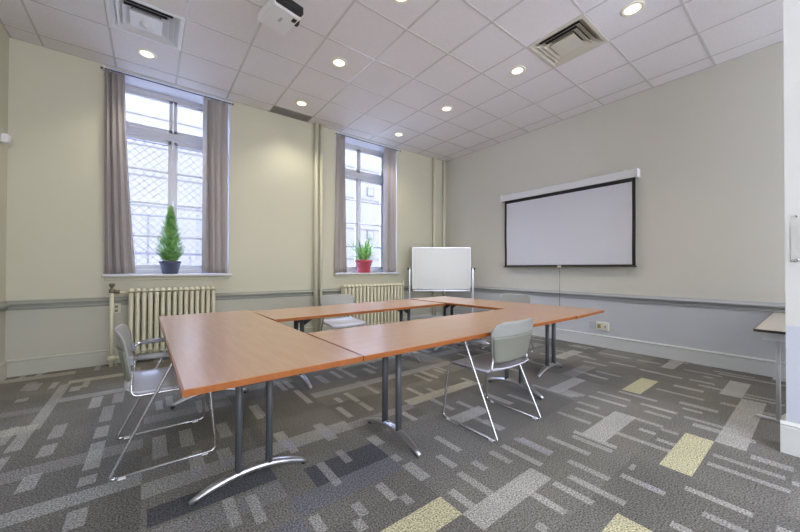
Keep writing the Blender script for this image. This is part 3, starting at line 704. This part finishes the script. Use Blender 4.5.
# ---------------- ceiling vents ----------------
def diffuser(x, y, mt, knob, label):
    r = tag(empty('ceiling_vent', (x, y, ZC)), label, 'air vent', 'square air vents in the ceiling')
    h = .2985
    q = MB(); fw = .035
    for (a, b_, c, d) in ((-h, h, -h, -h + fw), (-h, h, h - fw, h), (-h, -h + fw, -h + fw, h - fw), (h - fw, h, -h + fw, h - fw)): q.box(a, b_, c, d, -.010, .012, 0, .003)
    q.build('vent_frame', mt, r)
    q = MB(); q.box(-h, h, -h, h, .13, .14)
    for (a, b_, c, d) in ((-h, h, -h, -h + .004), (-h, h, h - .004, h), (-h, -h + .004, -h, h), (h - .004, h, -h, h)): q.box(a, b_, c, d, .012, .13)
    q.build('vent_box', M['darkslot'], r)
    for (ro, ri, zo, zi) in ((.264, .212, -.004, .030), (.224, .168, -.009, .028), (.180, .118, -.013, .028)):
        q = MB(); n4 = [(-1, -1), (1, -1), (1, 1), (-1, 1)]; t = .003
        vs = [(sx * ro, sy * ro, zo) for sx, sy in n4] + [(sx * ri, sy * ri, zi) for sx, sy in n4] + [(sx * (ro - t), sy * (ro - t), zo - .0) for sx, sy in n4] + [(sx * (ri - t), sy * (ri - t), zi) for sx, sy in n4]
        fs = []
        for k in range(4):
            k2 = (k + 1) % 4; fs += [(k, k2, 4 + k2, 4 + k), (8 + k2, 8 + k, 12 + k, 12 + k2), (k2, k, 8 + k, 8 + k2), (4 + k, 4 + k2, 12 + k2, 12 + k)]
        q.add(vs, fs); q.build('louver', mt, r)
    q = MB(); q.add([(-.128, -.128, -.017), (.128, -.128, -.017), (.128, .128, -.017), (-.128, .128, -.017), (-.10, -.10, .03), (.10, -.10, .03), (.10, .10, .03), (-.10, .10, .03)],
                    [(0, 1, 2, 3), (7, 6, 5, 4), (0, 4, 5, 1), (1, 5, 6, 2), (2, 6, 7, 3), (3, 7, 4, 0)]); cp = q.build('centre_plate', mt, r)
    if knob: MB().lathe([(.0, -.026), (.05, -.025), (.055, -.019), (.055, -.0172)], (.0, .03, 0), 28).lathe([(.0, -.032), (.010, -.031), (.010, -.0255)], (0, .03, 0), 10).build('round_cap', M['whitem'], cp)
diffuser(-.047, 4.083, M['whitem'], True, 'white square air vent with a round cap, at upper left near the conifer window')
diffuser(3.56, 1.678, M['ventbeige'], False, 'beige square air vent with nested louvers, at upper right')
r = tag(empty('return_grille', (1.75, 5.10, ZC)), 'flat dark grey grille at the edge of the ceiling above the wall between the windows', 'air vent')
MB().box(-.30, .30, -.11, .11, -.008, -.0045, 0, .001).build('grille_plate', M['ventgrey'], r)
q = MB()
for i in range(14): q.box(-.29, .29, -.10 + i * .015, -.095 + i * .015, -.011, -.007)
q.build('grille_slats', M['ventgrey'], r)

# ---------------- projector ----------------
a = math.radians(11); r = tag(empty('projector', (.90, 2.93, 3.36), a), 'white ceiling-hung projector at the top edge of the photo', 'projector')
MB().box(-.125, .125, -.14, .175, 0, .085, 0, .012).build('housing', M['whitem'], r)
MB().box(-.118, .118, -.19, -.138, .012, .080, 0, .006).build('vent_end', M['black'], r)
MB().lathe([(.030, .0), (.036, .02), (.036, .035), (.0, .036)], (.12, -.03, .045), 20, axis='x').build('lens', M['black'], r)
MB().box(.07, .105, -.105, -.06, -.006, .002, 0, .001).build('adjuster_foot', M['black'], r)
MB().box(.075, .10, -.062, -.04, -.004, .002).build('foot_catch', M['ivory'], r)
MB().box(.1255, .127, -.12, -.09, .03, .06).build('warning_label', M['redlabel'], r)
MB().box(-.012, .012, -.03, .03, -.0012, .0005).build('name_plate', mat('grey print', (.45, .45, .48), .5), r)
MB().tube([(0, 0, .085), (0, 0, ZC - 3.36 - .002)], .022, 14).lathe([(.06, ZC - 3.36 - .02), (.06, ZC - 3.36 - .006)], (0, 0, 0), 24).box(-.07, .07, -.05, .05, .084, .098).build('ceiling_mount', M['whitem'], r)

# ---------------- wall plates ----------------
r = tag(empty('wall_outlet', (R, 2.00, .31)), 'ivory twin outlet box on the grey wall under the screen', 'outlet')
MB().box(-.022, -.0005, -.085, .085, -.062, .062, 0, .005).build('plate', M['ivory'], r)
for y in (-.04, .045):
    o = MB().box(-.026, -.020, y - .024, y + .024, -.032, .032, 0, .003).build('socket', mat('gold beige insert' if y > 0 else 'ivory insert', (.42, .33, .10) if y > 0 else (.7, .68, .6), .4), r)
    MB().box(-.0275, -.0255, y - .006, y + .006, -.010, .010).build('slot', M['darkslot'], o)
r = tag(empty('blank_wall_plate', (R, 2.15, .315)), 'grey painted plate just left of the ivory outlet', 'outlet')
MB().box(-.008, -.0005, -.037, .037, -.058, .058, 0, .002).build('plate', M['greyplate'], r)
MB().box(-.010, -.007, -.014, .014, -.028, .028, 0, .001).build('insert', M['greyplate'], r)
r = tag(empty('radiator_outlet', (-.315, D, .66)), 'cream socket box on the wall by the valve pipe of the left radiator', 'outlet')
MB().box(-.04, .04, -.035, -.0005, -.06, .06, 0, .004).build('plate', M['pipe'], r)
for z in (-.024, .024): MB().box(-.014, .014, -.038, -.034, z - .014, z + .014, 0, .001).build('socket', M['brass'], r)
r = tag(empty('motion_sensor', (L, 5.06, 2.46)), 'small white sensor box high on the left wall near the corner', 'sensor')
MB().box(.0005, .055, -.045, .045, -.045, .045, 0, .008).build('housing', M['whitem'], r)
MB().box(.05, .060, -.026, .026, -.028, .02, 0, .004).build('lens_window', M['ivory'], r)

# ---------------- side table ----------------
r = tag(empty('side_table', (4.49, -.125, 0)), 'beige-topped table in the alcove at the right edge, partly behind the wall end', 'table')
MB().box(-.81, .81, -.44, .455, .682, .700, 0, .003).build('tabletop', M['sidetop'], r)
q = MB()
for (a, b_, c, d) in ((-.813, .813, .454, .458), (-.813, .813, -.443, -.439), (-.813, -.809, -.44, .455), (.809, .813, -.44, .455)): q.box(a, b_, c, d, .680, .699)
q.build('edge_band', M['brown'], r)
q = MB()
for (a, b_, c, d) in ((-.72, .72, .40, .415), (-.72, .72, -.40, -.385), (-.735, -.72, -.40, .415), (.72, .735, -.40, .415)): q.box(a, b_, c, d, .615, .681)
q.build('apron', M['whitem'], r)
for sx in (-.70, .70):
    for sy in (.340, -.340): MB().tube([(sx, sy, .02), (sx, sy, .615)], .013, 14).build('leg', M['greymetal'], r)
    MB().box(sx - .014, sx + .014, -.43, .46, 0, .02, 0, .004).build('foot_bar', M['greymetal'], r)

# ---------------- brochure holder ----------------
r = tag(empty('brochure_holder', (PX, .045, 1.2)), 'clear acrylic leaflet holder screwed to the wall end at the right edge', 'brochure holder')
MB().box(-.006, -.002, -.14, .085, 0, .30).build('back_plate', M['acrylic'], r)
MB().box(-.040, -.036, -.14, .085, 0, .24).build('front_plate', M['acrylic'], r)
q = MB(); q.box(-.036, -.006, .081, .085, 0, .24).box(-.036, -.006, -.14, -.136, 0, .24).box(-.04, -.002, -.14, .085, 0, .004); q.build('sides', M['acrylic'], r)
for z in (.015, .285): MB().lathe([(.0, -.012), (.006, -.011), (.006, -.002)], (0, .055, z), 10, axis='x').build('screw', M['chrome'], r)

# ---------------- outside ----------------
tag(MB().box(-9, 22, D + WT, 30, -.25, -.15).build('ground_outside', M['outpave']), kind='structure')
def building(x0, x1, y, z1, wins, label, course=.62):
    r = tag(empty('neighbouring_building', ((x0 + x1) / 2, y, -.15)), label, 'building'); c = (x0 + x1) / 2
    MB().box(x0 - c, x1 - c, 0, 3, 0, z1).build('outer_wall', M['facade'], r)
    q = MB(); z = .55
    while z < z1: q.box(x0 - c, x1 - c, -.012, 0.002, z, z + .03); z += course
    q.build('string_courses', M['facadeline'], r)
    for (a, b_, za, zb) in wins:
        f = MB().box(a - c - .03, b_ - c + .03, -.03, .01, za - .03, zb + .03, 0).build('window_surround', M['facadeline'], r)
        MB().box(a - c, b_ - c, -.04, -.02, za, zb).build('pane', mat('dim far pane', (.16, .16, .19), .5), f)
building(-8, 4.6, 11.0, 6.0, [], 'pale banded building seen through the window with the conifer', .8)
building(4.75, 20, 10.0, 5.7, [(6.2, 6.42, 3.95, 4.2), (6.2, 6.42, 2.4, 2.65)], 'pale building with small dark openings seen through the window with the red pot', 1.07)
# security mesh outside window 1
r = tag(empty('security_screen', (.245, 5.692, 1.1)), 'diamond wire mesh screen outside the window with the conifer', 'wire screen')
q = MB(); w_, h_, st = 1.22, 1.80, .105
def clip(k):  # lines x - z = k inside rect (0..w,0..h)
    x0 = max(0, k); x1 = min(w_, h_ + k); return (x0, x0 - k, x1, x1 - k) if x1 > x0 else None
k = -h_
while k < w_:
    c_ = clip(k)
    if c_:
        a_, b_, c2, d2 = c_
        q.tube([(a_ - w_ / 2, 0, b_), (c2 - w_ / 2, 0, d2)], .003, 4, cap=False); q.tube([(w_ / 2 - a_, .004, b_), (w_ / 2 - c2, .004, d2)], .003, 4, cap=False)
    k += st
q.build('wire_mesh', M['wire'], r)
q = MB()
for z in (.0, h_): q.box(-w_ / 2, w_ / 2, -.006, .010, z - .008, z + .008)
for x in (-w_ / 2, w_ / 2): q.box(x - .008, x + .008, -.006, .010, 0, h_)
q.build('screen_frame', M['wire'], r)
# railing
r = tag(empty('outdoor_railing', (.5, 7.6, -.15)), 'grey metal railing outside the window with the conifer', 'railing')
MB().box(-1.5, 1.6, -.02, .02, 1.55, 1.59).box(-1.5, 1.6, -.015, .015, .3, .33).build('rails', M['wire'], r)
for i in range(14): MB().box(-1.42 + i * .22, -1.40 + i * .22, -.01, .01, 0, 1.55).build('picket', M['wire'], r)
r = tag(empty('outdoor_fence', (.6, 8.3, -.15)), 'higher wire fence standing beyond the grey railing outside', 'fence')
MB().box(-2.2, 2.2, -.02, .02, 2.35, 2.38).build('top_rail', M['wire'], r)
for i in range(4): MB().box(-1.9 + i * 1.25, -1.87 + i * 1.25, -.02, .02, 0, 2.37).build('post', M['wire'], r)
q = MB(); k = 0
while k < 44:
    x = -2.1 + k * .15
    for s in (1, -1):
        xa, xb = x, x + s * .8
        if -2.2 < xb < 2.2 and -2.2 < xa < 2.2: q.tube([(xa, 0, 1.56), (xb, 0, 2.36)], .0025, 4, cap=False)
    k += 1
q.build('mesh_infill', M['wire'], r)
r = tag(empty('outdoor_sign', (.80, 7.55, 1.02)), 'small slate blue sign fixed on the railing outside, right of the conifer', 'sign')
MB().box(-.10, .10, -.012, .012, 0, .20, 0, .003).build('sign_plate', M['signb'], r)
